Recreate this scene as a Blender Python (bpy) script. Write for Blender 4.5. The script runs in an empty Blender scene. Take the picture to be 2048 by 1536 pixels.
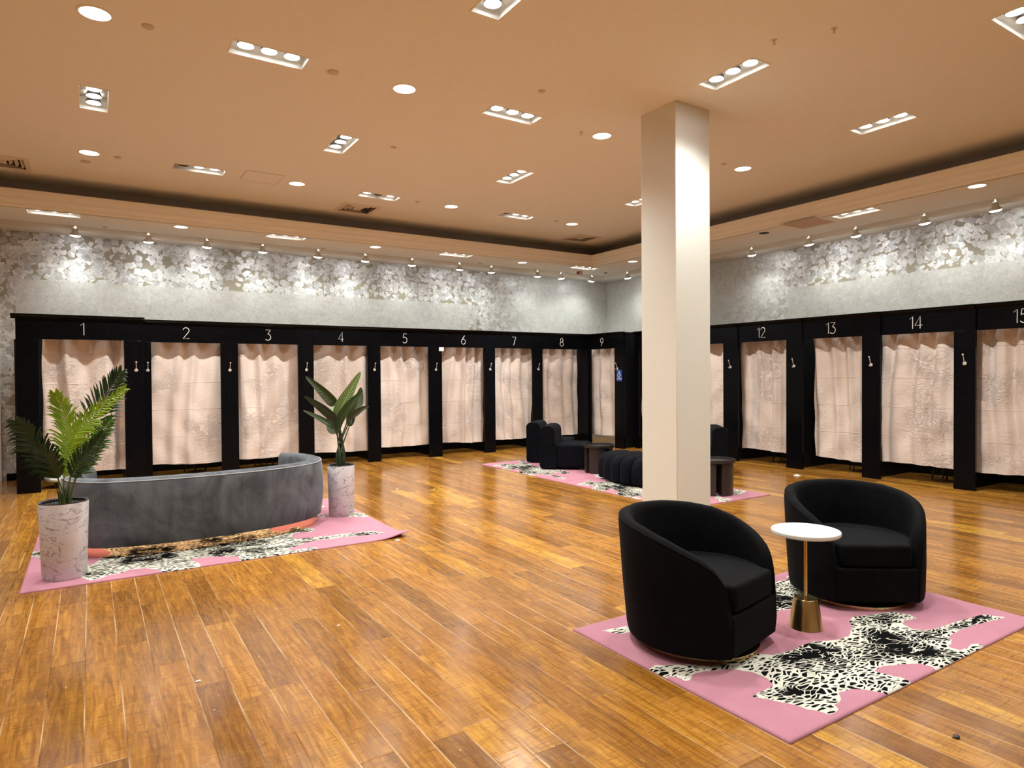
import bpy, bmesh, math, random
import numpy as np
from mathutils import Vector, Matrix
random.seed(7)
PI = math.pi
SC = bpy.context.scene
COL = SC.collection

# ------------------------------------------------------------------ camera
F = 1324.0
AZ = math.radians(57.5); PITCH = math.radians(-0.87); ROLL = math.radians(-0.42)
up = Vector((0, 0, 1))
fw0 = Vector((math.cos(AZ), math.sin(AZ), 0)); rt0 = Vector((math.sin(AZ), -math.cos(AZ), 0))
fw = fw0 * math.cos(PITCH) + up * math.sin(PITCH)
u0 = -fw0 * math.sin(PITCH) + up * math.cos(PITCH)
RR = rt0 * math.cos(ROLL) + u0 * math.sin(ROLL)
UU = -rt0 * math.sin(ROLL) + u0 * math.cos(ROLL)
cd = bpy.data.cameras.new('camera'); cam = bpy.data.objects.new('camera', cd); COL.objects.link(cam)
cd.sensor_width = 36.0; cd.sensor_fit = 'HORIZONTAL'; cd.lens = F / 2048.0 * 36.0
cd.clip_start = 0.05; cd.clip_end = 100
m = Matrix((RR, UU, -fw)).transposed().to_4x4(); m.translation = (0, 0, 1.58)
cam.matrix_world = m
SC.camera = cam
# ------------------------------------------------------------------ world, exposure
w = bpy.data.worlds.new('world'); SC.world = w; w.use_nodes = True
w.node_tree.nodes['Background'].inputs[0].default_value = (0.9, 0.93, 1, 1)
w.node_tree.nodes['Background'].inputs[1].default_value = 0.0
SC.view_settings.view_transform = 'Standard'; SC.view_settings.look = 'None'
SC.view_settings.exposure = 0.0; SC.view_settings.gamma = 1.0
SC.view_settings.use_curve_mapping = False
# lamp powers
P_TRI, P_DOWN, P_TRACK, P_STRI, P_SDOWN, P_REAR, P_AIM = 260.0, 70.0, 54.0, 65.0, 32.0, 275.0, 205.0
C_COOL = (0.94, 0.98, 0.95); C_WARM = (1.0, 0.93, 0.80)

# ------------------------------------------------------------------ helpers
class MB:
    def __init__(s): s.v = []; s.f = []
    def add(s, vs, fs):
        o = len(s.v); s.v += [tuple(p) for p in vs]; s.f += [tuple(i + o for i in f) for f in fs]; return s
    def box(s, x0, x1, y0, y1, z0, z1):
        return s.add([(x0,y0,z0),(x1,y0,z0),(x1,y1,z0),(x0,y1,z0),(x0,y0,z1),(x1,y0,z1),(x1,y1,z1),(x0,y1,z1)],
            [(0,3,2,1),(4,5,6,7),(0,1,5,4),(1,2,6,5),(2,3,7,6),(3,0,4,7)])
    def lathe(s, prof, c=(0,0), n=32, cap=True):
        vs = []; fs = []
        for r, z in prof:
            for k in range(n):
                a = 2*PI*k/n; vs.append((c[0]+r*math.cos(a), c[1]+r*math.sin(a), z))
        for i in range(len(prof)-1):
            for k in range(n):
                k2 = (k+1) % n; fs.append((i*n+k, i*n+k2, (i+1)*n+k2, (i+1)*n+k))
        if cap:
            fs.append(tuple(range(n-1, -1, -1))); fs.append(tuple((len(prof)-1)*n+k for k in range(n)))
        return s.add(vs, fs)
    def tube(s, pts, r, n=8, cap=True):
        pts = [Vector(p) for p in pts]; rs = r if isinstance(r, (list, tuple)) else [r]*len(pts)
        vs = []; fs = []; prev = None
        for i, p in enumerate(pts):
            t = (pts[min(i+1, len(pts)-1)] - pts[max(i-1, 0)])
            if t.length < 1e-9: t = Vector((0, 0, 1))
            t.normalize()
            if prev is None:
                a = Vector((0, 0, 1)) if abs(t.z) < .9 else Vector((1, 0, 0)); x = t.cross(a).normalized()
            else:
                x = (prev - t*prev.dot(t)); x = x.normalized() if x.length > 1e-6 else t.orthogonal().normalized()
            prev = x; y = t.cross(x)
            for k in range(n):
                a = 2*PI*k/n; vs.append(p + (x*math.cos(a)+y*math.sin(a))*rs[i])
        for i in range(len(pts)-1):
            for k in range(n):
                k2 = (k+1) % n; fs.append((i*n+k, i*n+k2, (i+1)*n+k2, (i+1)*n+k))
        if cap:
            fs.append(tuple(range(n-1, -1, -1))); fs.append(tuple((len(pts)-1)*n+k for k in range(n)))
        return s.add(vs, fs)
    def prism(s, poly, z0, z1):
        n = len(poly)
        vs = [(x, y, z0) for x, y in poly] + [(x, y, z1) for x, y in poly]
        fs = [tuple(range(n-1, -1, -1)), tuple(range(n, 2*n))] + [(i, (i+1) % n, n+(i+1) % n, n+i) for i in range(n)]
        return s.add(vs, fs)
    def grid(s, rows):
        nr = len(rows); nc = len(rows[0]); vs = [p for r in rows for p in r]
        fs = [(i*nc+j, i*nc+j+1, (i+1)*nc+j+1, (i+1)*nc+j) for i in range(nr-1) for j in range(nc-1)]
        return s.add(vs, fs)
    def build(s, name, mat, parent=None, smooth=False, bevel=0.0, seg=2, sub=0, angle=40, solid=0):
        me = bpy.data.meshes.new(name); me.from_pydata(s.v, [], s.f); me.validate(); me.update()
        bm = bmesh.new(); bm.from_mesh(me); bmesh.ops.recalc_face_normals(bm, faces=bm.faces); bm.to_mesh(me); bm.free()
        o = bpy.data.objects.new(name, me); COL.objects.link(o)
        if mat: me.materials.append(mat)
        if parent is not None: o.parent = parent
        if solid:
            md = o.modifiers.new('solid', 'SOLIDIFY'); md.thickness = solid; md.offset = 0
        if bevel:
            md = o.modifiers.new('bevel', 'BEVEL'); md.width = bevel; md.segments = seg; md.limit_method = 'ANGLE'; md.angle_limit = math.radians(35)
        if sub:
            md = o.modifiers.new('sub', 'SUBSURF'); md.levels = sub; md.render_levels = sub
        if smooth or bevel or sub:
            me.polygons.foreach_set('use_smooth', [True]*len(me.polygons))
            if not sub:
                try: me.set_sharp_from_angle(angle=math.radians(angle))
                except Exception: pass
        return o

def thing(name, label, cat, loc=(0, 0, 0), rz=0.0, group=None):
    o = bpy.data.objects.new(name, None); COL.objects.link(o); o.empty_display_size = .1
    o.location = loc; o.rotation_euler = (0, 0, rz)
    return tag(o, label, cat, group)
def tag(o, label, cat, group=None):
    o['label'] = label; o['category'] = cat
    if group: o['group'] = group
    return o
def struct(o): o['kind'] = 'structure'; return o
def copy_tree(o, parent=None, loc=None, rz=None, label=None):
    c = o.copy(); COL.objects.link(c); c.parent = parent
    if loc is not None: c.location = loc
    if rz is not None: c.rotation_euler = (0, 0, rz)
    if label: c['label'] = label
    for ch in list(o.children): copy_tree(ch, c)
    return c

# ------------------------------------------------------------------ node helper
class NT:
    def __init__(s, name):
        s.m = bpy.data.materials.new(name); s.m.use_nodes = True; s.t = s.m.node_tree; s.n = s.t.nodes
        s.b = s.n['Principled BSDF']
    def node(s, ty, **kw):
        n = s.n.new(ty)
        for k, v in kw.items(): setattr(n, k, v)
        return n
    def link(s, a, b): s.t.links.new(a, b)
    def setv(s, inp, v):
        if hasattr(v, 'links') or isinstance(v, bpy.types.NodeSocket): s.link(v, inp)
        elif isinstance(v, (tuple, list)) and len(v) == 3 and inp.type == 'RGBA': inp.default_value = (*v, 1)
        else: inp.default_value = v
    def P(s, **kw):
        for k, v in kw.items(): s.setv(s.b.inputs[k.replace('_', ' ')], v)
        return s
    def math(s, op, a, b=0.0, c=0.0, clamp=False):
        n = s.node('ShaderNodeMath', operation=op); n.use_clamp = clamp
        s.setv(n.inputs[0], a); s.setv(n.inputs[1], b)
        if len(n.inputs) > 2: s.setv(n.inputs[2], c)
        return n.outputs[0]
    def coord(s, which='Object'): return s.node('ShaderNodeTexCoord').outputs[which]
    def pos(s): return s.node('ShaderNodeNewGeometry').outputs['Position']
    def mapping(s, vec, scale=(1,1,1), rot=(0,0,0), loc=(0,0,0)):
        n = s.node('ShaderNodeMapping'); s.link(vec, n.inputs[0])
        n.inputs['Scale'].default_value = scale; n.inputs['Rotation'].default_value = rot; n.inputs['Location'].default_value = loc
        return n.outputs[0]
    def noise(s, vec, scale=5, detail=4, rough=.5, dist=0, out='Fac'):
        n = s.node('ShaderNodeTexNoise'); s.link(vec, n.inputs['Vector'])
        n.inputs['Scale'].default_value = scale; n.inputs['Detail'].default_value = detail
        n.inputs['Roughness'].default_value = rough; n.inputs['Distortion'].default_value = dist
        return n.outputs[out]
    def vor(s, vec, scale=5, feature='F1', metric='EUCLIDEAN', rnd=1.0, out=None):
        n = s.node('ShaderNodeTexVoronoi', feature=feature)
        if feature != 'DISTANCE_TO_EDGE': n.distance = metric
        s.link(vec, n.inputs['Vector']); n.inputs['Scale'].default_value = scale; n.inputs['Randomness'].default_value = rnd
        return n.outputs[out or 'Distance']
    def ramp(s, fac, stops, interp='LINEAR'):
        n = s.node('ShaderNodeValToRGB'); n.color_ramp.interpolation = interp; s.setv(n.inputs[0], fac)
        el = n.color_ramp.elements
        while len(el) < len(stops): el.new(.5)
        for e, (p, c) in zip(el, stops):
            e.position = p; e.color = (*c, 1) if isinstance(c, (tuple, list)) else (c, c, c, 1)
        return n.outputs[0]
    def mix(s, fac, a, b, blend='MIX'):
        n = s.node('ShaderNodeMix', data_type='RGBA', blend_type=blend)
        s.setv(n.inputs[0], fac); s.setv(n.inputs[6], a); s.setv(n.inputs[7], b)
        return n.outputs[2]
    def bump(s, h, strength=.3, dist=.01):
        n = s.node('ShaderNodeBump'); n.inputs['Strength'].default_value = strength; n.inputs['Distance'].default_value = dist
        s.setv(n.inputs['Height'], h); s.link(n.outputs[0], s.b.inputs['Normal'])
        return s
    def sep(s, vec):
        n = s.node('ShaderNodeSeparateXYZ'); s.link(vec, n.inputs[0]); return n.outputs
    def comb(s, x=0.0, y=0.0, z=0.0):
        n = s.node('ShaderNodeCombineXYZ'); s.setv(n.inputs[0], x); s.setv(n.inputs[1], y); s.setv(n.inputs[2], z); return n.outputs[0]

def simple(name, col, rough=.5, metal=0.0, spec=.5, **kw):
    t = NT(name); v = t.noise(t.coord(), 14, 3)
    c = t.mix(t.math('MULTIPLY', v, .18), tuple(col), tuple(x*.75 for x in col))
    t.P(Base_Color=c, Roughness=rough, Metallic=metal, Specular_IOR_Level=spec, **kw); return t.m
def emitter(name, col, st):
    t = NT(name); t.P(Base_Color=(.9, .9, .9), Emission_Color=tuple(col), Emission_Strength=st); return t.m

# ------------------------------------------------------------------ materials
# wood floor: planks run along Y, width .157 along X
t = NT('wood_floor'); p = t.pos(); X, Y, Z = t.sep(p)
W, L = .1575, 1.15
rowf = t.math('DIVIDE', t.math('ADD', X, .045), W); row = t.math('FLOOR', rowf)
wn = t.node('ShaderNodeTexWhiteNoise', noise_dimensions='1D'); t.link(row, wn.inputs['W'])
yy = t.math('ADD', t.math('DIVIDE', Y, L), t.math('MULTIPLY', wn.outputs['Value'], 7.3))
colf = t.math('FLOOR', yy)
wn2 = t.node('ShaderNodeTexWhiteNoise', noise_dimensions='2D'); t.link(t.comb(row, colf), wn2.inputs['Vector'])
rnd = wn2.outputs['Value']
fx = t.math('FRACT', rowf); fy = t.math('FRACT', yy)
dx = t.math('MULTIPLY', t.math('MINIMUM', fx, t.math('SUBTRACT', 1.0, fx)), W)
dy = t.math('MULTIPLY', t.math('MINIMUM', fy, t.math('SUBTRACT', 1.0, fy)), L)
dmin = t.math('MINIMUM', dx, dy)
gv = t.comb(t.math('ADD', t.math('MULTIPLY', X, 14), t.math('MULTIPLY', rnd, 37)), t.math('ADD', t.math('MULTIPLY', Y, 1.2), t.math('MULTIPLY', rnd, 11)), rnd)
g1 = t.noise(gv, 2.2, 6, .6, 1.2); g2 = t.noise(gv, 9, 5, .6, .3)
blotch = t.noise(t.comb(X, t.math('MULTIPLY', Y, .7), t.math('MULTIPLY', rnd, 5)), 3.4, 5, .6, .6)
base = t.ramp(g1, [(.25, (.18, .070, .011)), (.5, (.37, .160, .024)), (.75, (.58, .285, .048))])
tone = t.ramp(rnd, [(0, (.62, .56, .5)), (.3, (.85, .8, .75)), (.7, (1.05, 1.0, .95)), (.9, (1.1, 1.1, 1.05)), (1, (1.45, 1.65, 1.3))])
c = t.mix(1.0, base, tone, 'MULTIPLY')
c = t.mix(t.ramp(blotch, [(.55, 0.0), (.78, .75)]), c, (.17, .06, .015))
c = t.mix(t.ramp(g2, [(.55, 0.0), (.8, .35)]), c, (.75, .42, .12))
xs_ = t.noise(t.mapping(p, (6, 42, 1), (0, 0, .06)), 1.7, 4, .65, 1.4)
c = t.mix(t.ramp(xs_, [(.36, .55), (.47, 0.0)]), c, (.14, .05, .012)); c = t.mix(t.ramp(xs_, [(.62, 0.0), (.72, .28)]), c, (.72, .42, .14))
scr = t.noise(t.mapping(p, (40, 5, 1), (0, 0, .5)), 1.5, 3, .7, 2)
c = t.mix(t.ramp(scr, [(.68, 0.0), (.74, .35)]), c, (.80, .6, .35))
spk = t.vor(p, 7.0); c = t.mix(t.ramp(spk, [(.018, .85), (.03, 0.0)]), c, (.85, .75, .6))
seamx = t.ramp(dx, [(.0012, 1.0), (.0028, 0.0)]); seamy = t.ramp(dy, [(.001, 1.0), (.0022, 0.0)])
wear = t.noise(p, 1.3, 3, .5)
seamc = t.mix(t.ramp(wear, [(.42, 0.0), (.58, 1.0)]), (.13, .045, .012), (.80, .58, .34))
c = t.mix(t.math('MULTIPLY', seamx, .8), c, seamc); c = t.mix(t.math('MULTIPLY', seamy, .6), c, (.2, .08, .02))
t.P(Base_Color=c, Roughness=t.ramp(blotch, [(.3, .12), (.7, .22)]), Specular_IOR_Level=.75)
scrape = t.noise(t.mapping(p, (5, 34, 1)), 1.6, 3, .55, .8)
h = t.math('ADD', t.math('MULTIPLY', scrape, .55), t.math('MULTIPLY', t.ramp(dmin, [(0, 0.0), (.006, 1.0)]), .5))
h = t.math('ADD', h, t.math('MULTIPLY', g2, .25)); t.bump(h, .20, .004)
M_FLOOR = t.m

def leaf_wall(name, axis, lo, hi, ztop):
    t = NT(name); p = t.pos(); X, Y, Z = t.sep(p); U = X if axis == 0 else Y
    v = t.comb(U, Z, 0.0)
    nz = t.node('ShaderNodeVectorMath', operation='ADD'); t.link(v, nz.inputs[0])
    nn = t.node('ShaderNodeTexNoise'); t.link(v, nn.inputs['Vector']); nn.inputs['Scale'].default_value = 9; nn.inputs['Detail'].default_value = 4
    sc = t.node('ShaderNodeVectorMath', operation='SCALE'); t.link(nn.outputs['Color'], sc.inputs[0]); sc.inputs['Scale'].default_value = .03
    t.link(sc.outputs[0], nz.inputs[1]); q = nz.outputs[0]
    big = t.noise(v, 1.1, 2, .5)
    leaf = 0.0; tint = 0.0
    for k_, (scl, off, size, cov) in enumerate([(8.3, 0.0, .46, .40), (8.9, 3.7, .44, .44), (9.6, 9.1, .42, .48), (8.6, 14.2, .40, .50)]):
        qq = t.mapping(q, loc=(off, off*.6, 0))
        vn = t.node('ShaderNodeTexVoronoi'); t.link(qq, vn.inputs['Vector']); vn.inputs['Scale'].default_value = scl; vn.inputs['Randomness'].default_value = .8
        df = t.node('ShaderNodeVectorMath', operation='SUBTRACT'); t.link(qq, df.inputs[0]); t.link(vn.outputs['Position'], df.inputs[1])
        cr_, cg_, cb_ = t.sep(vn.outputs['Color'])
        ro = t.node('ShaderNodeVectorRotate', rotation_type='Z_AXIS'); t.link(df.outputs[0], ro.inputs['Vector']); t.setv(ro.inputs['Angle'], t.math('MULTIPLY', cr_, 6.28))
        lx, ly, _ = t.sep(ro.outputs[0])
        mx = t.math('MAXIMUM', t.math('ABSOLUTE', lx), t.math('ABSOLUTE', ly))
        on = t.math('MULTIPLY', t.math('LESS_THAN', mx, size/scl), t.math('GREATER_THAN', t.math('ADD', cg_, t.math('MULTIPLY', t.math('SUBTRACT', big, .5), 1.2)), cov))
        leaf = t.math('MAXIMUM', leaf, on)
        tint = t.math('ADD', t.math('MULTIPLY', tint, t.math('SUBTRACT', 1.0, on)), t.math('MULTIPLY', on, cb_))
    fine = t.noise(v, 55, 4, .7, .5); flake = t.noise(v, 22, 5, .7, 1.0)
    sheet = t.ramp(t.noise(v, 14, 6, .7, 1.5), [(.35, (.46, .46, .42)), (.6, (.60, .61, .57))])
    silver = t.ramp(flake, [(.3, (.34, .34, .32)), (.42, (.62, .63, .61)), (.7, (.80, .81, .79))])
    taupe = t.ramp(fine, [(.3, (.27, .24, .175)), (.7, (.34, .31, .24))])
    silver = t.mix(1.0, silver, t.ramp(tint, [(0, (.62, .62, .62)), (1, (1.15, 1.15, 1.15))]), 'MULTIPLY')
    leaf = t.math('MULTIPLY', leaf, t.ramp(flake, [(.30, .2), (.38, 1.0)]))
    tex = t.mix(leaf, taupe, silver)
    # smoother re-leafed band low on the wall
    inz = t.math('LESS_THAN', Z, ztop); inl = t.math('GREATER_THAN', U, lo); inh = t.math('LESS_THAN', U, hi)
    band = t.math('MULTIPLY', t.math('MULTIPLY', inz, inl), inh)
    # far corner: washed, patternless leafing
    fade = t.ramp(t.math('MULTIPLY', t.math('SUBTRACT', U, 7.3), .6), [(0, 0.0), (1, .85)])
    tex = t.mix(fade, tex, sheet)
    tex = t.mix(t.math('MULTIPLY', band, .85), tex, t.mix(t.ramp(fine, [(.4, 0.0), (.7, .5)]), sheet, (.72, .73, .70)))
    t.P(Base_Color=tex, Roughness=t.ramp(flake, [(.3, .55), (.7, .36)]), Metallic=t.math('MULTIPLY', t.math('MAXIMUM', leaf, band), .35))
    t.bump(t.math('ADD', flake, t.math('MULTIPLY', leaf, .3)), .35, .004)
    return t.m
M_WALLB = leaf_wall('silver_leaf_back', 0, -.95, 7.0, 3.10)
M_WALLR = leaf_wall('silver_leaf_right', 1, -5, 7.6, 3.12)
M_PLAIN = simple('plain_wall', (.80, .79, .75), .8)
M_CEIL = simple('ceiling_paint', (.88, .84, .75), .85)
M_TRIM = simple('cream_trim', (.80, .74, .64), .6)
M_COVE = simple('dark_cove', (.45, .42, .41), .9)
M_COL = simple('column_paint', (.80, .79, .72), .5)
M_TIN = simple('recess_white', (.62, .58, .50), .5)
M_HOLE = simple('lamp_can_dark', (.10, .09, .08), .5)
M_BULB = emitter('bulb_glow', (.96, .97, 1.0), 45.0)
M_DISC = emitter('downlight_glow', (1.0, .96, .86), 3.2)
M_DEAD = simple('unlit_lamp', (.45, .40, .34), .3)
M_DISK = simple('ceiling_cap', (.66, .56, .46), .6)
M_VENT = simple('vent_metal', (.80, .70, .60), .4)
M_VDARK = simple('vent_dark', (.012, .011, .010), .8)
M_RED = simple('alarm_red', (.28, .02, .015), .35)
M_BLK = simple('black_plastic', (.012, .012, .013), .35)

t = NT('black_wood'); q = t.mapping(t.coord(), (9, 9, 1.3)); g = t.noise(q, 3.0, 6, .65, 2.2)
t.P(Base_Color=t.ramp(g, [(.3, (.0015, .0015, .0022)), (.7, (.0035, .0035, .005))]), Roughness=.22, Specular_IOR_Level=.12)
t.bump(g, .18, .004); M_BWOOD = t.m
t = NT('black_wood_header'); q = t.mapping(t.coord(), (1.3, 9, 9)); g = t.noise(q, 3.0, 6, .65, 2.2)
t.P(Base_Color=t.ramp(g, [(.3, (.0015, .0015, .0022)), (.7, (.0035, .0035, .005))]), Roughness=.22, Specular_IOR_Level=.12)
t.bump(g, .18, .004); M_BHEAD = t.m
M_BMATT = simple('black_panel', (.004, .004, .0045), .5, 0, .25)
M_SILVER = simple('brushed_silver', (.78, .78, .76), .35, .25)
M_CHROME = simple('polished_hook', (.80, .78, .74), .2, .6)
M_GOLD = simple('brushed_gold', (.72, .55, .28), .2, 1.0)
M_ROSE = simple('rose_metal', (.95, .60, .34), .05, 1.0)
M_WTOP = simple('white_top', (.85, .84, .79), .35)

t = NT('pink_curtain'); p = t.pos(); X, Y, Z = t.sep(p)
oi = t.node('ShaderNodeObjectInfo').outputs['Random']
q = t.comb(t.math('ADD', X, t.math('MULTIPLY', oi, 20)), Y, Z)
n1 = t.noise(q, 9, 5, .6, 1.8); n2 = t.noise(t.mapping(q, (3, 3, 9)), 4, 4, .6, 1.0)
t.P(Base_Color=t.mix(n1, (.67, .55, .485), (.74, .62, .555)), Roughness=.48, Specular_IOR_Level=.4, Sheen_Weight=.2)
cr = t.math('ABSOLUTE', t.math('SUBTRACT', t.math('FRACT', t.math('MULTIPLY', t.math('ADD', Z, t.math('MULTIPLY', n2, .012)), 2.35)), .5))
cr = t.ramp(cr, [(0, 1.0), (.012, 0.0)])
rg = t.math('ABSOLUTE', t.math('SUBTRACT', n1, .5)); rg = t.ramp(rg, [(0, 1.0), (.10, 0.0)])
msk = t.ramp(t.noise(q, 1.6, 2, .5), [(.45, 0.0), (.62, 1.0)])
h = t.math('ADD', t.math('MULTIPLY', t.math('MULTIPLY', rg, msk), .6), t.math('ADD', t.math('MULTIPLY', n2, .45), t.math('MULTIPLY', cr, .35)))
t.bump(h, .95, .016); M_CURT = t.m

def velvet(name, c1, c2, sheen, tint, scale=3.0, rough=.85):
    t = NT(name); q = t.coord(); n = t.noise(q, scale, 5, .6, 1.4); n2 = t.noise(t.mapping(q, (2, 2, .6)), scale*1.7, 4, .6, .8)
    f = t.ramp(t.math('ADD', t.math('MULTIPLY', n, .6), t.math('MULTIPLY', n2, .4)), [(.38, 0.0), (.62, 1.0)])
    t.P(Base_Color=t.mix(f, c1, c2), Roughness=rough, Specular_IOR_Level=.12, Sheen_Weight=sheen, Sheen_Roughness=.35)
    t.setv(t.b.inputs['Sheen Tint'], tint); t.bump(t.noise(q, 160, 2), .06, .002); return t.m
M_VBLK = velvet('black_velvet', (.0010, .0010, .0013), (.0030, .0030, .0040), .018, (.6, .65, .8))
M_VNAVY = velvet('midnight_velvet', (.0015, .0018, .0035), (.004, .0048, .009), .03, (.5, .6, .9))
M_VGREY = velvet('grey_velvet', (.065, .069, .078), (.165, .175, .195), .35, (.75, .8, .85), 2.2)
M_VPIPE = simple('grey_piping', (.42, .43, .45), .5)

def marble(name, seed):
    t = NT(name); q = t.mapping(t.coord(), (1, 1, 1), loc=(seed, 0, seed*2))
    def vein(scale, dist, wdt, z=1.0):
        n = t.noise(t.mapping(q, (1, 1, z), loc=(scale, 0, 0)), scale, 5, .6, dist)
        return t.ramp(t.math('ABSOLUTE', t.math('SUBTRACT', n, .5)), [(0, 1.0), (wdt, 0.0)])
    base = t.mix(t.noise(q, 6, 4), (.60, .58, .60), (.74, .70, .73))
    c = t.mix(t.math('MULTIPLY', vein(2.6, 1.2, .014, 2.0), .85), base, (.14, .10, .16))
    c = t.mix(t.math('MULTIPLY', vein(8, .8, .014), .35), c, (.25, .20, .27))
    blot = t.ramp(t.noise(t.mapping(q, (1, 1, 3.5)), 5, 6, .7, 1), [(.64, 0.0), (.72, .7)])
    c = t.mix(blot, c, (.24, .18, .28))
    t.P(Base_Color=c, Roughness=.38); return t.m
M_MAR1 = marble('marble_pot_a', 1.3); M_MAR2 = marble('marble_pot_b', 5.1)
M_SOIL = simple('dark_soil', (.015, .014, .013), .9)

def leafm(name, a, b, rib=0.0):
    t = NT(name); q = t.coord(); n = t.noise(q, 12, 3)
    t.P(Base_Color=t.mix(n, a, b), Roughness=.38, Specular_IOR_Level=.5)
    t.setv(t.b.inputs['Transmission Weight'], 0.0)
    if rib: pass
    return t.m
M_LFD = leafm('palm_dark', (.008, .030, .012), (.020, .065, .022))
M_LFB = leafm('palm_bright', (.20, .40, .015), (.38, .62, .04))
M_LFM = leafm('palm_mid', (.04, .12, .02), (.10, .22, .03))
M_STEM = simple('green_stem', (.12, .16, .04), .5)
M_STEMD = simple('dark_stem', (.03, .055, .02), .5)
# bird of paradise leaves: ribs follow the leaf's own UV
def ribleaf(name, a, b, st):
    t = NT(name); uv = t.coord('UV'); U, V, _ = t.sep(uv)
    s_ = t.math('SINE', t.math('ADD', t.math('MULTIPLY', V, 150), t.math('MULTIPLY', t.math('ABSOLUTE', t.math('SUBTRACT', U, .5)), -26)))
    c = t.mix(t.math('MULTIPLY', t.math('ADD', s_, 1), st*.5), a, b)
    mid = t.ramp(t.math('ABSOLUTE', t.math('SUBTRACT', U, .5)), [(.02, 1.0), (.05, 0.0)])
    t.P(Base_Color=t.mix(t.math('MULTIPLY', mid, .5), c, tuple(min(1, x*1.8+.02) for x in b)), Roughness=.35)
    t.bump(s_, .3, .003); return t.m
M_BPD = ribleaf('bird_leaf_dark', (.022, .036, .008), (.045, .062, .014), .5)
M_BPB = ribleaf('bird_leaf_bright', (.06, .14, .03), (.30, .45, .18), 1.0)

# rug: pink pile, cream and black big-cat hides read from the rug's own attribute
def rugm(name, sx, sy):
    t = NT(name); at = t.node('ShaderNodeAttribute', attribute_name='hide'); d = at.outputs['Fac']
    uv = t.coord('UV'); U, V, _ = t.sep(uv)
    q = t.comb(t.math('MULTIPLY', U, sx), t.math('MULTIPLY', V, sy), 0.0)
    nn = t.node('ShaderNodeTexNoise'); t.link(q, nn.inputs['Vector']); nn.inputs['Scale'].default_value = 5; nn.inputs['Detail'].default_value = 2
    sc = t.node('ShaderNodeVectorMath', operation='SCALE'); t.link(nn.outputs['Color'], sc.inputs[0]); sc.inputs['Scale'].default_value = .16
    ad = t.node('ShaderNodeVectorMath', operation='ADD'); t.link(q, ad.inputs[0]); t.link(sc.outputs[0], ad.inputs[1]); q2 = ad.outputs[0]
    wob = t.math('MULTIPLY', t.math('SUBTRACT', t.noise(q, 30, 2), .5), .02)
    fig = t.ramp(t.math('ADD', d, wob), [(.0, 0.0), (.003, 1.0)])
    qs = t.mapping(q2, (1.0, 2.6, 1), (0, 0, -.2))
    e = t.vor(qs, 17, 'DISTANCE_TO_EDGE', rnd=.95)
    patch = t.noise(t.mapping(q, (1, 1.3, 1)), 2.4, 2, .5)
    dark = t.ramp(t.math('ADD', patch, t.math('MULTIPLY', d, .35)), [(.50, 0.0), (.62, 1.0)])
    thr = t.math('ADD', .15, t.math('MULTIPLY', dark, -.09))
    thr = t.math('ADD', thr, t.ramp(d, [(0, .10), (.035, 0.0)]))
    spots = t.math('GREATER_THAN', e, thr)
    bl = t.math('MULTIPLY', dark, t.math('GREATER_THAN', t.noise(qs, 6, 2, .5, .8), .50))
    spots = t.math('MAXIMUM', spots, bl)
    pile = t.noise(q, 260, 2, .7); pil2 = t.noise(q, 5, 4, .6)
    pink = t.mix(pil2, (.52, .22, .29), (.62, .30, .37))
    hide = t.mix(spots, (.80, .78, .66), (.004, .004, .005))
    c = t.mix(fig, pink, hide); c = t.mix(1.0, c, t.ramp(pile, [(.25, (.62, .62, .62)), (.7, (1.05, 1.05, 1.05))]), 'MULTIPLY')
    t.P(Base_Color=c, Roughness=.95, Specular_IOR_Level=.05)
    t.bump(t.math('ADD', pile, t.math('MULTIPLY', fig, .8)), .5, .004); return t.m

# ------------------------------------------------------------------ room shell
XL, XR, YF, YB = -7.0, 10.9, -5.0, 12.69
ZU, ZS = 4.32, 3.86
struct(MB().add([(XL,YF,0),(XR,YF,0),(XR,YB,0),(XL,YB,0),(XL,YF,-.1),(XR,YF,-.1),(XR,YB,-.1),(XL,YB,-.1)],
    [(0,1,2,3),(7,6,5,4),(0,4,5,1),(1,5,6,2),(2,6,7,3),(3,7,4,0)]).build('floor', M_FLOOR))
struct(MB().box(XL-.1, XR+.1, YB, YB+.12, -.1, 4.6).build('wall_back', M_WALLB))
struct(MB().box(XR, XR+.12, YF-.1, YB, -.1, 4.6).build('wall_right', M_WALLR))
struct(MB().box(XL-.12, XL, YF-.1, YB, -.1, 4.6).build('wall_left', M_PLAIN))
struct(MB().box(XL, XR, YF-.12, YF, -.1, 4.6).build('wall_front', M_PLAIN))
struct(MB().box(-1.1, -.97, YB-.02, YB, 0, .11).build('baseboard_back', M_BWOOD, bevel=.003))
struct(MB().box(-1.35, -1.15, YB-.06, YB, 0, 2.5).build('trim_casing', M_TRIM, bevel=.005))

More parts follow.
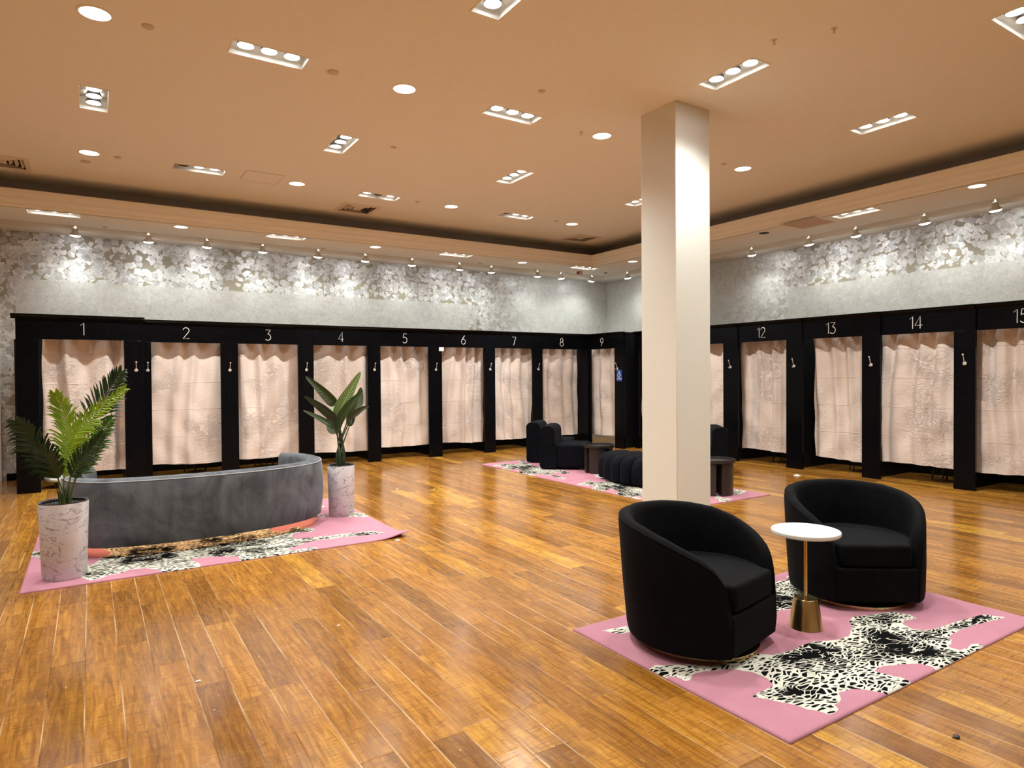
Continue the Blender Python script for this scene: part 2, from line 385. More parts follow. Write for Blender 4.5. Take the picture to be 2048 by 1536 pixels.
def slab(name, rects, holes, z, mat):
    xs = sorted({a for r in rects for a in r[:2]} | {a for h in holes for a in h[:2]})
    ys = sorted({a for r in rects for a in r[2:]} | {a for h in holes for a in h[2:]})
    mb = MB(); idx = {}
    def vid(x, y):
        if (x, y) not in idx: idx[(x, y)] = len(mb.v); mb.v.append((x, y, z))
        return idx[(x, y)]
    for i in range(len(xs)-1):
        for j in range(len(ys)-1):
            cx, cy = (xs[i]+xs[i+1])/2, (ys[j]+ys[j+1])/2
            if not any(r[0] < cx < r[1] and r[2] < cy < r[3] for r in rects): continue
            if any(h[0] < cx < h[1] and h[2] < cy < h[3] for h in holes): continue
            mb.f.append((vid(xs[i], ys[j]), vid(xs[i], ys[j+1]), vid(xs[i+1], ys[j+1]), vid(xs[i+1], ys[j])))
    me = bpy.data.meshes.new(name); me.from_pydata(mb.v, [], mb.f); me.update(); me.materials.append(mat)
    o = bpy.data.objects.new(name, me); COL.objects.link(o); return struct(o)

# triple lamp boxes: (cx, cy, along, lit pattern)
UP_TRI = [(1.33,5.91,'x','111'),(3.81,5.93,'x','111'),(6.27,2.25,'x','111'),(1.26,9.65,'x','011'),(3.78,9.69,'x','101'),(6.28,9.68,'x','011'),
          (.07,7.75,'y','111'),(2.55,7.75,'y','111'),(5.02,7.78,'y','111'),(7.47,7.80,'y','111'),(2.58,4.09,'y','111'),(5.03,4.07,'y','111'),(7.44,4.0,'y','111')]
SO_TRI = [(-.39,11.22,'x','111'),(2.75,11.22,'x','111'),(5.92,11.26,'x','111'),(9.01+.02,11.26,'x','111'),(9.34,5.40,'y','111')]
TLW, TSW = .305, .12
def hole(f): return (f[0]-TLW, f[0]+TLW, f[1]-TSW, f[1]+TSW) if f[2] == 'x' else (f[0]-TSW, f[0]+TSW, f[1]-TLW, f[1]+TLW)
slab('ceiling', [(XL, 9.56, YF, 11.52)], [hole(f) for f in UP_TRI]+[(x-.25, x+.25, y-.25, y+.25) for x, y in ((-.92,10.57),(3.75,10.59),(8.42,10.59))], ZU, M_CEIL)
slab('ceiling_soffit', [(XL, 10.18, 11.06, 11.97), (9.12, 10.18, YF, 11.97)], [hole(f) for f in SO_TRI], ZS, M_CEIL)

def lstrip(name, prof, base, mat):
    bx, by = base; mb = MB()
    rows = [[(XL, by+d, z), (bx+d, by+d, z), (bx+d, YF, z)] for d, z in prof]
    mb.grid(rows); o = mb.build(name, mat, smooth=False); return struct(o)
lstrip('trim_crown', [(.30,4.04),(.0,4.085),(-.012,4.08),(-.012,4.06),(0,4.05),(.0,4.035),(.02,4.025),(.035,3.985),(.035,3.965),(.06,3.95),(.085,3.915),(.085,3.895),(.10,3.885),(.12,3.86),(.14,3.86)], (9.0, 10.94), M_CEIL)
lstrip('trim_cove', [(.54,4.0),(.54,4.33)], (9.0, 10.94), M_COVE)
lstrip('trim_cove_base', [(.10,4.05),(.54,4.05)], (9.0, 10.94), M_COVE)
lstrip('trim_slot', [(-.72,3.86),(-.72,3.99),(-.42,3.99),(-.42,3.835),(0,3.835)], (XR, YB), M_TRIM)
struct(MB().box(5.0, 5.5, 4.75, 5.25, 0, ZU+.02).build('column', M_COL, bevel=.006))

# ------------------------------------------------------------------ ceiling fixtures
def lamp(name, loc, power, color, parent, size=120, blend=.8, rot=(0, 0, 0), rad=.04):
    ld = bpy.data.lights.new(name, 'SPOT'); ld.energy = power; ld.color = color
    ld.spot_size = math.radians(size); ld.spot_blend = blend; ld.shadow_soft_size = rad
    o = bpy.data.objects.new(name, ld); COL.objects.link(o); o.location = loc; o.rotation_euler = rot
    if parent is not None: o.parent = parent
    return o
def triple(f, z, power, label, group, color=C_COOL):
    cx, cy, al, lit = f
    r = thing('triple_downlight', label, 'ceiling light', (cx, cy, z), 0 if al == 'x' else PI/2, group)
    a, b, h = TLW, TSW, .13
    MB().add([(-a,-b,0),(a,-b,0),(a,b,0),(-a,b,0),(-a,-b,h),(a,-b,h),(a,b,h),(-a,b,h)],
             [(4,5,6,7),(0,4,5,1),(1,5,6,2),(2,6,7,3),(3,7,4,0)]).build('recess_box', M_TIN, r)
    e = .012; fr = MB(); fr.box(-a-e,a+e,-b-e,-b,-.004,.004).box(-a-e,a+e,b,b+e,-.004,.004).box(-a-e,-a,-b,b,-.004,.004).box(a,a+e,-b,b,-.004,.004)
    fr.build('frame', M_CEIL, r)
    for k in range(3):
        x = (k-1)*.19
        MB().lathe([(.062,.06),(.072,.03),(.068,.028),(.055,.06),(.05,.11)], (x, 0), 20, False).build('lamp_ring', M_HOLE, r, True)
        if lit[k] == '1':
            bl = MB().lathe([(.03,.10),(.048,.06),(.050,.045),(.040,.03),(.02,.022),(.0005,.02)], (x, 0), 16).build('bulb', M_BULB, r, True)
        else:
            MB().lathe([(.03,.10),(.048,.085),(.046,.08),(.0005,.078)], (x, 0), 16).build('bulb', M_DEAD, r, True)
    lamp('lamp_light', (0, 0, -.02), power*(lit.count('1')/3.0), color, r, 130, 1.0, rad=.10)
    return r
lab_up = ['three-bulb ceiling light nearest the large left downlight','three-bulb ceiling light with a glowing right end, left of the column top',
 'three-bulb ceiling light cut off by the upper right corner of the photo','ceiling light with its left bulb out, left of the thin access panel outline',
 'ceiling light with its middle bulb out, just above the square vent','ceiling light with its left bulb out, left of the farthest upper downlight',
 'square-looking three-bulb light seen end on at upper left','short-looking three-bulb light between two downlights, left of centre',
 'slanted three-bulb light above the ceiling light with two lit bulbs, centre','three-bulb light half hidden behind the left face of the column',
 'three-bulb ceiling light cut off by the top edge of the photo','slanted three-bulb light just right of the column top',
 'slanted three-bulb light at right above the dark cove']
for f, l in zip(UP_TRI, lab_up):
    r = triple(f, ZU, P_TRI, l, 'triple lights in the raised ceiling')
    rz = r.rotation_euler.z
    def aim(dx_, dy_, ofs):
        v_ = Vector((dx_, dy_, -1)).normalized(); q_ = Matrix.Rotation(-rz, 3, 'Z') @ v_
        o_ = lamp('aimed_light', (ofs, 0, -.02), P_AIM, C_COOL, r, 62, .6, rad=.028); o_.rotation_mode = 'QUATERNION'; o_.rotation_quaternion = (-q_).to_track_quat('Z', 'Y')
    if f[1] > 9.3: aim(0, .62, .0); aim(-.25, .55, .19)
    if f[0] > 7.3: aim(.72, 0, .0); aim(.66, .4, .19)
    if f[0] > 7.3 and f[1] > 7: aim(.35, 1.05, -.19)
    if f[0] > 6 and f[1] > 9: aim(.55, .55, .19)
lab_so = ['three-bulb soffit light at the far left above the wall','soffit light above curtained booths 3 and 4 with a bright right end',
 'three-bulb soffit light above booth 6','three-bulb soffit light in the corner above the red alarm','slanted three-bulb soffit light at right above the wall']
for f, l in zip(SO_TRI, lab_so): triple(f, ZS, P_STRI, l, 'triple lights in the soffit')

def downlight(x, y, z, label, power, group, r0=.105):
    r = thing('round_downlight', label, 'ceiling light', (x, y, z), 0, group)
    MB().lathe([(r0,.004),(r0+.018,.002),(r0+.018,-.004),(r0,-.006)], (0,0), 40, False).build('trim_ring', M_CEIL, r, True)
    MB().lathe([(.0005,-.003),(r0*.6,-.004),(r0,-.002)], (0,0), 40, False).build('lens', M_DISC, r, True)
    lamp('lamp_light', (0, 0, -.03), power, C_WARM, r, 140, 1.0, rad=.09)
UD = [(.07,5.92,'largest round ceiling downlight, at upper left'),(2.58,5.93,'round downlight at upper centre left of the middle triple light'),
 (5.02,5.91,'round downlight just left of the column top'),(.03,9.62,'round downlight at left beside a small cap disc'),
 (2.53,9.65,'round downlight right of the thin access panel outline'),(5.01,9.67,'round downlight right of the middle square vent'),
 (7.49,9.67,'round downlight above the farthest square vent'),(7.45,5.87,'round downlight in raised ceiling right of the column')]
for x, y, l in UD: downlight(x, y, ZU, l, P_DOWN, 'round downlights in the raised ceiling')
SD = [(1.20,11.25,'round soffit downlight above booth 2'),(4.32,11.28,'round soffit downlight above booth 5'),(7.5,11.34,'round soffit downlight above booth 7'),
 (9.38,10.1,'round soffit downlight at left edge of the column'),(9.27,3.83,'round soffit downlight at far right')]
for x, y, l in SD: downlight(x, y, ZS, l, P_SDOWN, 'round downlights in the soffit', .095)

def cap(x, y, z, r, label, mat=M_DISK, h=.012, name='ceiling_disc', cat='ceiling disc', grp='small discs on the ceiling'):
    o = MB().lathe([(r,0),(r,-h*.6),(r*.85,-h),(.0005,-h)], (0,0), 24).build(name, mat, None, True)
    o.location = (x, y, z); return tag(o, label, cat, grp)
for x, y, r, l in [(.42,5.92,.045,'small round ceiling cap right of the largest downlight'),(1.89,5.94,.05,'flush round ceiling cap right of the upper left triple light'),
 (3.73,5.28,.035,'small round ceiling cap above the middle triple light'),(.33,9.63,.04,'small round ceiling cap beside the left mid downlight'),
 (4.41,9.67,.035,'small round ceiling cap right of the middle vent'),(7.1,9.62,.04,'small round ceiling cap left of the farthest upper downlight'),
 (7.07,5.87,.035,'small round ceiling cap between column and right downlight'),(-.01,10.03,.055,'flat round sprinkler plate below the left mid downlight')]:
    cap(x, y, ZU, r, l)
for x, y, l in [(.22,11.82,'tiny round cap in the soffit above booth 1'),(3.56,11.85,'tiny round cap in the soffit above booth 4'),(6.78,11.85,'tiny round cap in the soffit above booth 6')]:
    cap(x, y, ZS, .035, l)
cap(9.35, 6.95, ZS, .08, 'black perforated round speaker in the soffit right of the column', M_VDARK, .008, 'ceiling_speaker', 'speaker', None)
cap(9.9, 11.55, ZS, .04, 'black disc in the soffit at the far corner', M_VDARK, .01)
# sprinklers
for x, y, l in [(4.8,3.47,'left of two small sprinkler heads in the ceiling above the right triple light'),(5.05,3.1,'right of two small sprinkler heads at upper right'),(4.74,5.94,'small sprinkler head left of the downlight by the column')]:
    r = thing('sprinkler_head', l, 'sprinkler', (x, y, ZU), 0, 'ceiling sprinklers')
    MB().lathe([(.022,0),(.022,-.004),(.006,-.006),(.006,-.03),(.014,-.034),(.014,-.037),(.0005,-.037)], (0,0), 14).build('nozzle', M_DISK, r, True)
o = MB().box(-.03,.03,-.02,.02,-.012,0).build('ceiling_sensor', M_DISK, None, bevel=.002); o.location = (3.12,7.51,ZU); tag(o, 'small rectangular sensor on the ceiling near the centre', 'sensor')

def frame_rect(mb, a, b, wd, z0, z1):
    mb.box(-a,a,-b,-b+wd,z0,z1).box(-a,a,b-wd,b,z0,z1).box(-a,-a+wd,-b+wd,b-wd,z0,z1).box(a-wd,a,-b+wd,b-wd,z0,z1); return mb
for x, y, l in [(-.92,10.57,'square ceiling vent cut by the left edge of the photo'),(3.75,10.59,'square ceiling vent at centre left'),(8.42,10.59,'square ceiling vent in the far corner of the raised ceiling')]:
    r = thing('ceiling_vent', l, 'vent', (x, y, ZU), 0, 'square ceiling vents')
    q = .25; MB().add([(-q,-q,0),(q,-q,0),(q,q,0),(-q,q,0),(-q,-q,.16),(q,-q,.16),(q,q,.16),(-q,q,.16)],
        [(4,5,6,7),(0,4,5,1),(1,5,6,2),(2,6,7,3),(3,7,4,0)]).build('duct_opening', M_VDARK, r)
    frame_rect(MB(), .305, .305, .056, -.010, 0).build('frame', M_VENT, r, bevel=.003)
    for k, s in enumerate((.245, .185, .125)):
        mb = MB()
        for q in range(4):
            c_, s_ = math.cos(q*PI/2), math.sin(q*PI/2)
            P_ = [(-s, -s, .035), (s, -s, .035), (s-.035, -s+.035, -.006), (-s+.035, -s+.035, -.006)]
            mb.add([(c_*a-s_*b, s_*a+c_*b, z) for a, b, z in P_], [(0,1,2,3)])
        mb.build('louver', M_VENT, r, solid=.002)
    MB().box(-.065,.065,-.065,.065,-.008,.004).build('center_plate', M_VENT, r, bevel=.003)
def panel(x, y, z, a, b, label, mat):
    r = thing('access_panel', label, 'access panel', (x, y, z))
    MB().box(-a,a,-b,b,-.003,0).build('panel', mat, r); frame_rect(MB(), a+.008, b+.008, .008, -.004, -.0005).build('frame', M_DISK, r); return r
panel(2.04, 9.6, ZU, .24, .24, 'thin outlined square access panel in the raised ceiling', M_CEIL)
panel(9.33, 6.15, ZS, .27, .27, 'tan square access panel in the soffit right of the column', simple('tan_panel', (.62,.42,.30), .8))
r = thing('fire_alarm', 'small red fire alarm strobe on the soffit in the far corner', 'fire alarm', (9.28, 11.72, ZS))
MB().box(-.06,.06,-.035,.035,-.06,0).build('housing', M_RED, r, bevel=.006); MB().box(-.035,.035,-.055,-.035,-.05,-.02).build('strobe_lens', M_WTOP, r, bevel=.004)

# track heads washing the walls
def head(x, y, aim, label, tilt=.26, power=P_TRACK):
    r = thing('track_light', label, 'track light', (x, y, 3.99), aim, 'track lights washing the walls')
    MB().box(-.02,.02,-.05,.05,-.03,0).build('track_adapter', M_TRIM, r, bevel=.003)
    MB().tube([(0,0,-.03),(0,0,-.12)], .011, 10).build('stem', M_TRIM, r, True)
    h = MB().lathe([(.022,.10),(.036,.09),(.042,.04),(.078,.005),(.082,-.010)], (0,0), 24, False).build('lamp_head', M_TIN, r, True)
    g = MB().lathe([(.0005,-.036),(.035,-.034),(.062,-.024),(.078,-.006)], (0,0), 24, False).build('bulb', M_BULB, h, True)
    h.location = (0, .01, -.235); h.rotation_euler = (tilt, 0, 0)
    lamp('lamp_light', (0, 0, -.05), power, C_COOL, h, 125, 1.0, rad=.07)
HL = [(-.16,0),(.82,.1),(1.68,-.1),(2.57,.1),(3.54,0),(4.43,-.1),(5.39,.25),(6.45,.2),(7.21,.5),(8.4,.5),(9.05,1.2),(9.94,0)]
for i, (x, a) in enumerate(HL):
    head(x, 12.10, -a, ['leftmost track light, above booth 1','track light second from the left','track light third from the left','track light above booth 3','track light above booth 4','track light right of booth 4',
     'track light above booth 5','track light above booth 6','small track light above booth 7','track light left of the red alarm','track light turned sideways below the red alarm','track light in the far corner'][i])
HR = [11.3, 7.95, 6.8, 5.98, 4.95, 4.05]
for i, y in enumerate(HR):
    head(10.33, y, -PI/2 + (.3 if i in (0, 1) else 0), ['track light at the left edge of the column','track light just right of the column','second track light right of the column','third track light right of the column','second track light from the right edge','rightmost track light in the photo'][i])
# extra unseen lamps added for illumination, continuing the ceiling grid out of view
for x, y in [(1.3,2.2),(-1.2,2.2),(3.8,2.2),(6.3,-1.5),(1.3,-1.5),(3.8,-1.5),(-3.6,5.9),(-3.6,2.2),(-1.2,5.9),(-3.6,9.6),(-1.2,9.6),(7.4,.4),(-5,-1.5)]:
    lamp('extra_rear_lamp', (x, y, ZU-.02), P_REAR, C_COOL, None, 130, 1.0, rad=.12)

# ------------------------------------------------------------------ fitting booths
def arc(cx, cy, rx, ry, a0, a1, n=14):
    return [(cx+rx*math.cos(math.radians(a0+(a1-a0)*i/n)), cy+ry*math.sin(math.radians(a0+(a1-a0)*i/n))) for i in range(n+1)]
DG = {'1': [[(.05,.80),(.28,1.0),(.28,0)]],
 '2': [arc(.27,.74,.25,.26,165,-40)+[(.02,.0),(.55,0)]],
 '3': [[(.05,1.0),(.48,1.0),(.22,.60)]+arc(.22,.30,.28,.30,90,-140)],
 '4': [[(.42,0),(.42,1.0),(.02,.27),(.58,.27)]],
 '5': [[(.50,1.0),(.12,1.0),(.08,.58)]+arc(.25,.32,.27,.32,115,-145)],
 '6': [[(.44,1.0)]+[(.12,.52)]+arc(.28,.29,.26,.29,150,-210,20)],
 '7': [[(.04,1.0),(.52,1.0),(.20,0)]],
 '8': [arc(.28,.76,.20,.24,-90,270,20), arc(.28,.27,.26,.27,90,450,20)],
 '9': [[(.14,0)]+[(.46,.50)]+arc(.28,.71,.26,.29,-30,330,20)],
 '0': [arc(.28,.5,.25,.5,0,360,24)]}
def number(txt, cx, cz, y, parent, h=.17):
    mb = MB(); wdt = {c: (.34 if c == '1' else .60)*h for c in DG}
    tot = sum(wdt[c] for c in txt) + (len(txt)-1)*.10*h; x = cx - tot/2
    for c in txt:
        for s in DG[c]: mb.tube([(x+px*h, y, cz-h/2+pz*h) for px, pz in s], .0058, 6)
        x += wdt[c] + .10*h
    return mb.build('booth_number', M_SILVER, parent, True)
def hook(x, y, z, parent):
    hk = MB().lathe([(.024,0),(.024,.006),(.016,.010),(.0005,.011)], (0,0), 18).build('coat_hook', M_CHROME, parent, True)
    hk.rotation_euler = (PI/2, 0, 0); hk.location = (x, y, z)
    a = MB().tube([(0,.01,.01),(0,.03,.022),(0,.07,.035),(0,.115,.052)], .0055, 8).tube([(0,-.008,.01),(0,-.022,.03),(0,-.015,.052),(0,0,.055)], .005, 8)
    a.lathe([(.0005,.045),(.012,.049),(.012,.058),(.0005,.062)], (0,.116), 10)
    ob = a.build('hook_arm', M_CHROME, hk, True)
    return hk
HB, HT, ZT = 2.105, 2.385, 2.445
def booth(num, wo, wpr, origin, rz, label, left=0.0, panel_side='l', depth=1.04, hooks=True, corn_l=0.0, corn_r=0.0, hx=None, lefthook=False, ph=2.32):
    r = thing('fitting_booth', label, 'fitting booth', (*origin, 0), rz, 'numbered black fitting booths')
    # local: x along the run, opening 0..wo, +y goes back
    if left: MB().box(-left, 0, 0, .045, 0, HB).build('post', M_BWOOD, r, bevel=.003)
    MB().box(wo, wo+wpr-.001, 0, .045, 0, HB).build('post', M_BWOOD, r, bevel=.003)
    hd = MB().box(-left, wo+wpr-.001, 0, .045, HB+.001, HT+.04).build('header', M_BHEAD, r, bevel=.003)
    x0, x1 = -left-corn_l, wo+wpr-.001+corn_r
    prof = [(.046,HT-.005),(-.008,HT-.005),(-.012,HT+.010),(-.030,HT+.022),(-.045,HT+.040),(-.060,HT+.044),(-.060,ZT),(.046,ZT)]
    mb = MB(); n = len(prof)
    mb.add([(x0, a, b) for a, b in prof]+[(x1, a, b) for a, b in prof], [tuple(range(n)), tuple(range(2*n-1, n-1, -1))]+[(i, (i+1) % n, n+(i+1) % n, n+i) for i in range(n)])
    mb.build('cornice', M_BHEAD, r)
    px = wo+wpr*.5 if num != '1' else wo+.001
    MB().box(px, px+.02, .047, depth-.032, 0, ph).build('side_panel', M_BMATT, r, bevel=.002)
    if left > .05: MB().box(-left+.001 if num != '1' else -left-.02, -left+.021, .047, depth, 0, 2.10).build('side_panel', M_BMATT, r, bevel=.002)
    MB().box(-left+.03 if left > .05 else 0, wo+wpr-.003 if num != '1' else wo-.002, depth-.03, depth-.01, 0, 2.32).build('back_panel', M_BMATT, r)
    MB().tube([(0 if not left else -left+.03, .19, 2.16), (wo, .19, 2.16)], .012, 10).build('curtain_rod', M_BLK, r, True)
    number(num, wo/2, 2.255, -.004, hd)
    if hooks: hook(hx if hx is not None else wo+wpr*.52, -.002, 1.675, r)
    if lefthook: hook(-.05, -.002, 1.675, r)
    return r

def curtain(seed, wo, origin, rz, label, zb=.22, nf=5.0, amp=.030, skl=0.0, skr=0.0, gl=0.0, gr=0.0, exl=.10, exr=.10):
    rg = random.Random(seed); ph = [rg.uniform(0, 6.28) for _ in range(8)]
    NX, NZ = 90, 60; mb = MB(); rows = []
    for j in range(NZ+1):
        v = j/NZ; row = []           # v=0 top
        for i in range(NX+1):
            u = i/NX
            x0 = (-exl if gl == 0 else gl) + skl*v; x1 = wo+exr-gr + skr*v
            x = x0+(x1-x0)*u
            uu = u + .035*math.sin(ph[0]+4*v) + .03*math.sin(u*3*PI+ph[1])
            a = amp*1.35*(1-.45*v)
            y = .195 + a*math.sin(uu*nf*1.6*PI+ph[2]+.8*math.sin(ph[5]+5*u)) + a*.30*math.sin(uu*nf*3.3*PI+ph[3]+1.2*v)*(.4+.6*math.sin(2*u+ph[6])**2)
            y += .012*math.sin(7*v+ph[4]+9*u)*v + .006*math.sin(23*v+ph[5]+15*u*math.sin(ph[6]))*(.3+v)
            y += .03*v*math.sin(2.2*u*PI+ph[7])
            zbb = zb + .012*math.sin(u*5+ph[1]) + .02*(u-.5)*math.sin(ph[3])
            z = 2.155 + (zbb-2.155)*v
            # small pinches near the rod
            if v < .08: y = .19 + (y-.19)*(.35+.65*v/.08)
            row.append((x + .006*math.sin(14*v+ph[5]), max(y, .06), z))
        rows.append(row)
    mb.grid(rows)
    o = mb.build('booth_curtain', M_CURT, None, True, angle=180); o.location = (*origin, 0); o.rotation_euler = (0, 0, rz)
    return tag(o, label, 'curtain', 'pink booth curtains')

YB0 = 11.48
def num_label(n, extra): return 'black fitting booth numbered %s%s' % (n, extra)
booth('1', 1.012, .245, (-.59, 11.13), 0, num_label('1', ', set forward at the far left behind the palm'), left=.253, depth=1.39, corn_l=.05, corn_r=.02, hx=1.16, lefthook=False)
Lr = [('2',.79,.98,.265,.12,', behind the grey sofa'),('3',2.035,.96,.265,0,', behind the right half of the sofa'),('4',3.26,.965,.25,0,', behind the broad-leaf plant'),('5',4.475,.965,.28,0,', right of the broad-leaf plant'),
      ('6',5.72,.94,.255,0,' with a white paper tag at its top'),('7',6.915,.92,.255,0,', left of the dark slipper chairs'),('8',8.09,1.01,.255,0,', last on the left wall')]
for n, x, wo, wp, lf, ex in Lr:
    booth(n, wo, wp, (x, YB0), 0, num_label(n, ex), left=lf, depth=1.02, lefthook=(n == '2'), hooks=(n != '8'))
RT = -PI/2
booth('9', .80, .28, (9.35, 11.44), RT, num_label('9', ' with a blue accessibility sign on its post'), panel_side='r', depth=1.4, hx=.90, left=.039, ph=ZT)
Rr = [('10',10.24,9.66,.96,.28,.115,', behind the left face of the column'),('11',9.0,9.66,.95,.32,0,', half hidden by the right side of the column'),('12',7.73,9.68,.95,.29,0,', second opening right of the column'),
      ('13',6.49,9.70,.97,.27,0,', above the left chair back'),('14',5.25,9.73,.96,.26,0,', behind the right swivel chair'),('15',4.03,9.76,.98,.26,0,', cut off by the right edge')]
for n, y, x, wo, wp, lf, ex in Rr:
    booth(n, wo, wp, (x, y), RT, num_label(n, ex), left=lf, panel_side='r', depth=1.1)
CL = [('1',-.59,11.13,1.012,.21,4.0,.04,0,0,.03,0),('2',.79,YB0,.98,.19,5.2,.022,-.03,0,0,0),('3',2.035,YB0,.96,.20,4.6,.03,0,0,0,0),('4',3.26,YB0,.965,.20,4.0,.03,0,.10,0,.02),('5',4.475,YB0,.965,.23,5.0,.026,0,0,0,0),
      ('6',5.72,YB0,.94,.22,4.6,.035,-.03,-.02,.05,.02),('7',6.915,YB0,.92,.22,5.0,.035,0,.02,0,.02),('8',8.09,YB0,1.01,.22,4.4,.03,0,.03,0,.03)]
for n, x, y, wo, zb, nf, am, sl, sr, gl, gr in CL:
    curtain(int(n)*13, wo, (x, y), 0, 'pink curtain hanging in booth %s on the left wall' % n, zb, nf, am, sl, sr, gl, gr)
curtain(121, .80, (9.35, 11.44), RT, 'pink curtain hanging in booth 9 beside the blue sign', .22, 4, .03, exl=.30, exr=.12)
for (n, y, x, wo, wp, lf, ex), zb, gl in zip(Rr, (.22,.22,.22,.20,.24,.24), (0,0,0,.05,0,0)):
    curtain(int(n)*17, wo, (x, y), RT, 'pink curtain hanging in booth %s on the right wall' % n, zb, 4.6 if n != '14' else 5.2, .03, .03 if n == '13' else 0, 0, gl, 0, .08 if n != '10' else .06, .08)
# stools whose feet show under the curtains
st = thing('booth_stool', 'black stool whose feet show under curtain 12', 'stool', (10.25, 7.25, 0), 0, 'black stools inside the booths')
MB().lathe([(.16,.42),(.165,.44),(.16,.46),(.0005,.465)], (0,0), 24).build('seat', M_BLK, st, True)
for k in range(4):
    a = PI/4+k*PI/2; MB().tube([(.11*math.cos(a),.11*math.sin(a),.42),(.16*math.cos(a),.16*math.sin(a),0)], .011, 8).build('leg', M_BLK, st, True)
for n, x, y in [('13',10.3,5.9),('14',10.3,4.65),('15',10.3,3.45),('2',1.45,12.1),('3',2.55,12.1)]:
    copy_tree(st, None, (x, y, 0), .3*int(n), 'black stool whose feet show under curtain %s' % n)

# sign on booth 9's hook
sg = thing('accessibility_sign', 'blue accessibility sign with white wheelchair symbol on the hook of booth 9', 'sign', (9.325, 10.46, 1.53), RT)
MB().box(-.085,.085,-.002,.002,-.12,.12).build('sign_plate', simple('sign_blue', (.012,.05,.26), .4), sg)
sy = MB(); yv = -.004
sy.lathe([(.0005,0),(.011,0),(.011,.003),(.0005,.003)], (0,0), 14)
sy.v = [(x-.008, yv-z, y+.092) for x, y, z in sy.v]
sy.tube([(-.008,yv,.078),(-.006,yv,.035),(.024,yv,.035),(.036,yv,.002),(.048,yv,.004)], .0055, 6).tube([(-.007,yv,.058),(.018,yv,.058)], .0045, 6)
sy.tube([(-.012+.036*math.cos(math.radians(a)), yv, .012+.036*math.sin(math.radians(a))) for a in range(125, 345, 12)], .005, 6)
sy.tube([(-.08,yv,-.052),(.08,yv,-.052)], .003, 6)
sy.build('wheelchair_symbol', M_WTOP, sg, True)
fc = bpy.data.curves.new('sign_text', 'FONT'); fc.body = 'ACCESSIBLE'; fc.size = .027; fc.align_x = 'CENTER'; fc.extrude = .0008
ft = bpy.data.objects.new('sign_text_curve', fc); me_ = bpy.data.meshes.new_from_object(ft); bpy.data.objects.remove(ft); ft = bpy.data.objects.new('sign_text', me_); COL.objects.link(ft); me_.materials.clear(); me_.materials.append(M_WTOP); ft.parent = sg; ft.location = (0, -.0035, -.082); ft.rotation_euler = (PI/2, 0, 0)
tg = MB().box(0,.10,-.002,0,2.03,2.105).build('paper_tag', M_WTOP, None); tg.location = (5.655, 11.475, 0); tag(tg, 'white paper tag at the top left of curtain 6', 'paper tag')
ot = thing('wall_outlet', 'white electrical outlet low on the wall at the far left edge', 'outlet', (-1.03, YB-.004, .48))
MB().box(-.06,.06,-.004,.004,-.057,.057).build('cover_plate', M_TRIM, ot, bevel=.002)
for s in (-1, 1): MB().box(-.016+s*.028,.016+s*.028,-.006,-.004,-.03,.03).build('socket', M_DISK, ot)
# low white rolling platform in front of booth 1
rp = thing('rolling_platform', 'low round white platform on black casters in front of booth 1', 'rolling platform', (-.30, 11.55, 0))
MB().lathe([(.25,.10),(.28,.115),(.28,.14),(.26,.15),(.0005,.152)], (0,0), 36).build('round_top', M_WTOP, rp, True)
for k in range(4):
    a = PI/4+k*PI/2; c_ = (.19*math.cos(a), .19*math.sin(a))
    MB().tube([(c_[0]-.012,c_[1],.035),(c_[0]+.012,c_[1],.035)], .035, 14).box(c_[0]-.016,c_[0]+.016,c_[1]-.02,c_[1]+.02,.05,.10).build('caster', M_BLK, rp)

# ------------------------------------------------------------------ rugs
HIDE = [(.953,.083),(.925,.153),(.831,.173),(.733,.185),(.691,.203),(.682,.24),(.694,.286),(.72,.299),(.759,.281),(.775,.327),(.754,.385),(.699,.414),(.635,.442),(.607,.427),(.562,.375),(.515,.337),(.467,.34),(.409,.382),(.362,.383),(.319,.375),(.316,.381),(.273,.39),(.244,.436),(.19,.434),(.118,.45),(.087,.503),(.05,.536),(.018,.571),(.014,.558),(.001,.564),(-.009,.553),(-.01,.516),(-.004,.475),(.009,.474),(.02,.442),(.018,.417),(.03,.415),(.056,.441),(.088,.432),(.142,.394),(.163,.336),(.165,.28),(.149,.235),(.106,.234),(.074,.23),(.089,.194),(.104,.151),(.116,.118),(.12,.082),(.132,.053),(.138,.026),(.154,.02),(.17,.031),(.181,.052),(.207,.054),(.23,.087),(.265,.08),(.281,.057),(.302,.006),(.304,-.014),(.345,-.014),(.395,-.003),(.396,.037),(.386,.074),(.379,.113),(.417,.114),(.462,.086),(.494,.055),(.499,.017),(.486,-.014),(.526,-.014),(.611,-.007),(.704,-.008),(.715,.017),(.698,.036),(.666,.028),(.64,.033),(.638,.066),(.681,.089),(.703,.117),(.753,.124),(.832,.114),(.901,.095)]
def sdf(px, py, poly):
    A = np.array(poly); B = np.roll(A, -1, axis=0)
    dmin = np.full(px.shape, 9.0); inside = np.zeros(px.shape, bool)
    for a, b in zip(A, B):
        e = b-a; L2 = (e**2).sum()+1e-12
        tt = np.clip(((px-a[0])*e[0]+(py-a[1])*e[1])/L2, 0, 1)
        dmin = np.minimum(dmin, np.hypot(px-a[0]-tt*e[0], py-a[1]-tt*e[1]))
        cond = (a[1] > py) != (b[1] > py)
        with np.errstate(divide='ignore', invalid='ignore'):
            xi = a[0] + (py-a[1])/(e[1] if abs(e[1]) > 1e-12 else 1e-12)*e[0]
        inside ^= cond & (px < xi)
    return np.where(inside, dmin, -dmin)
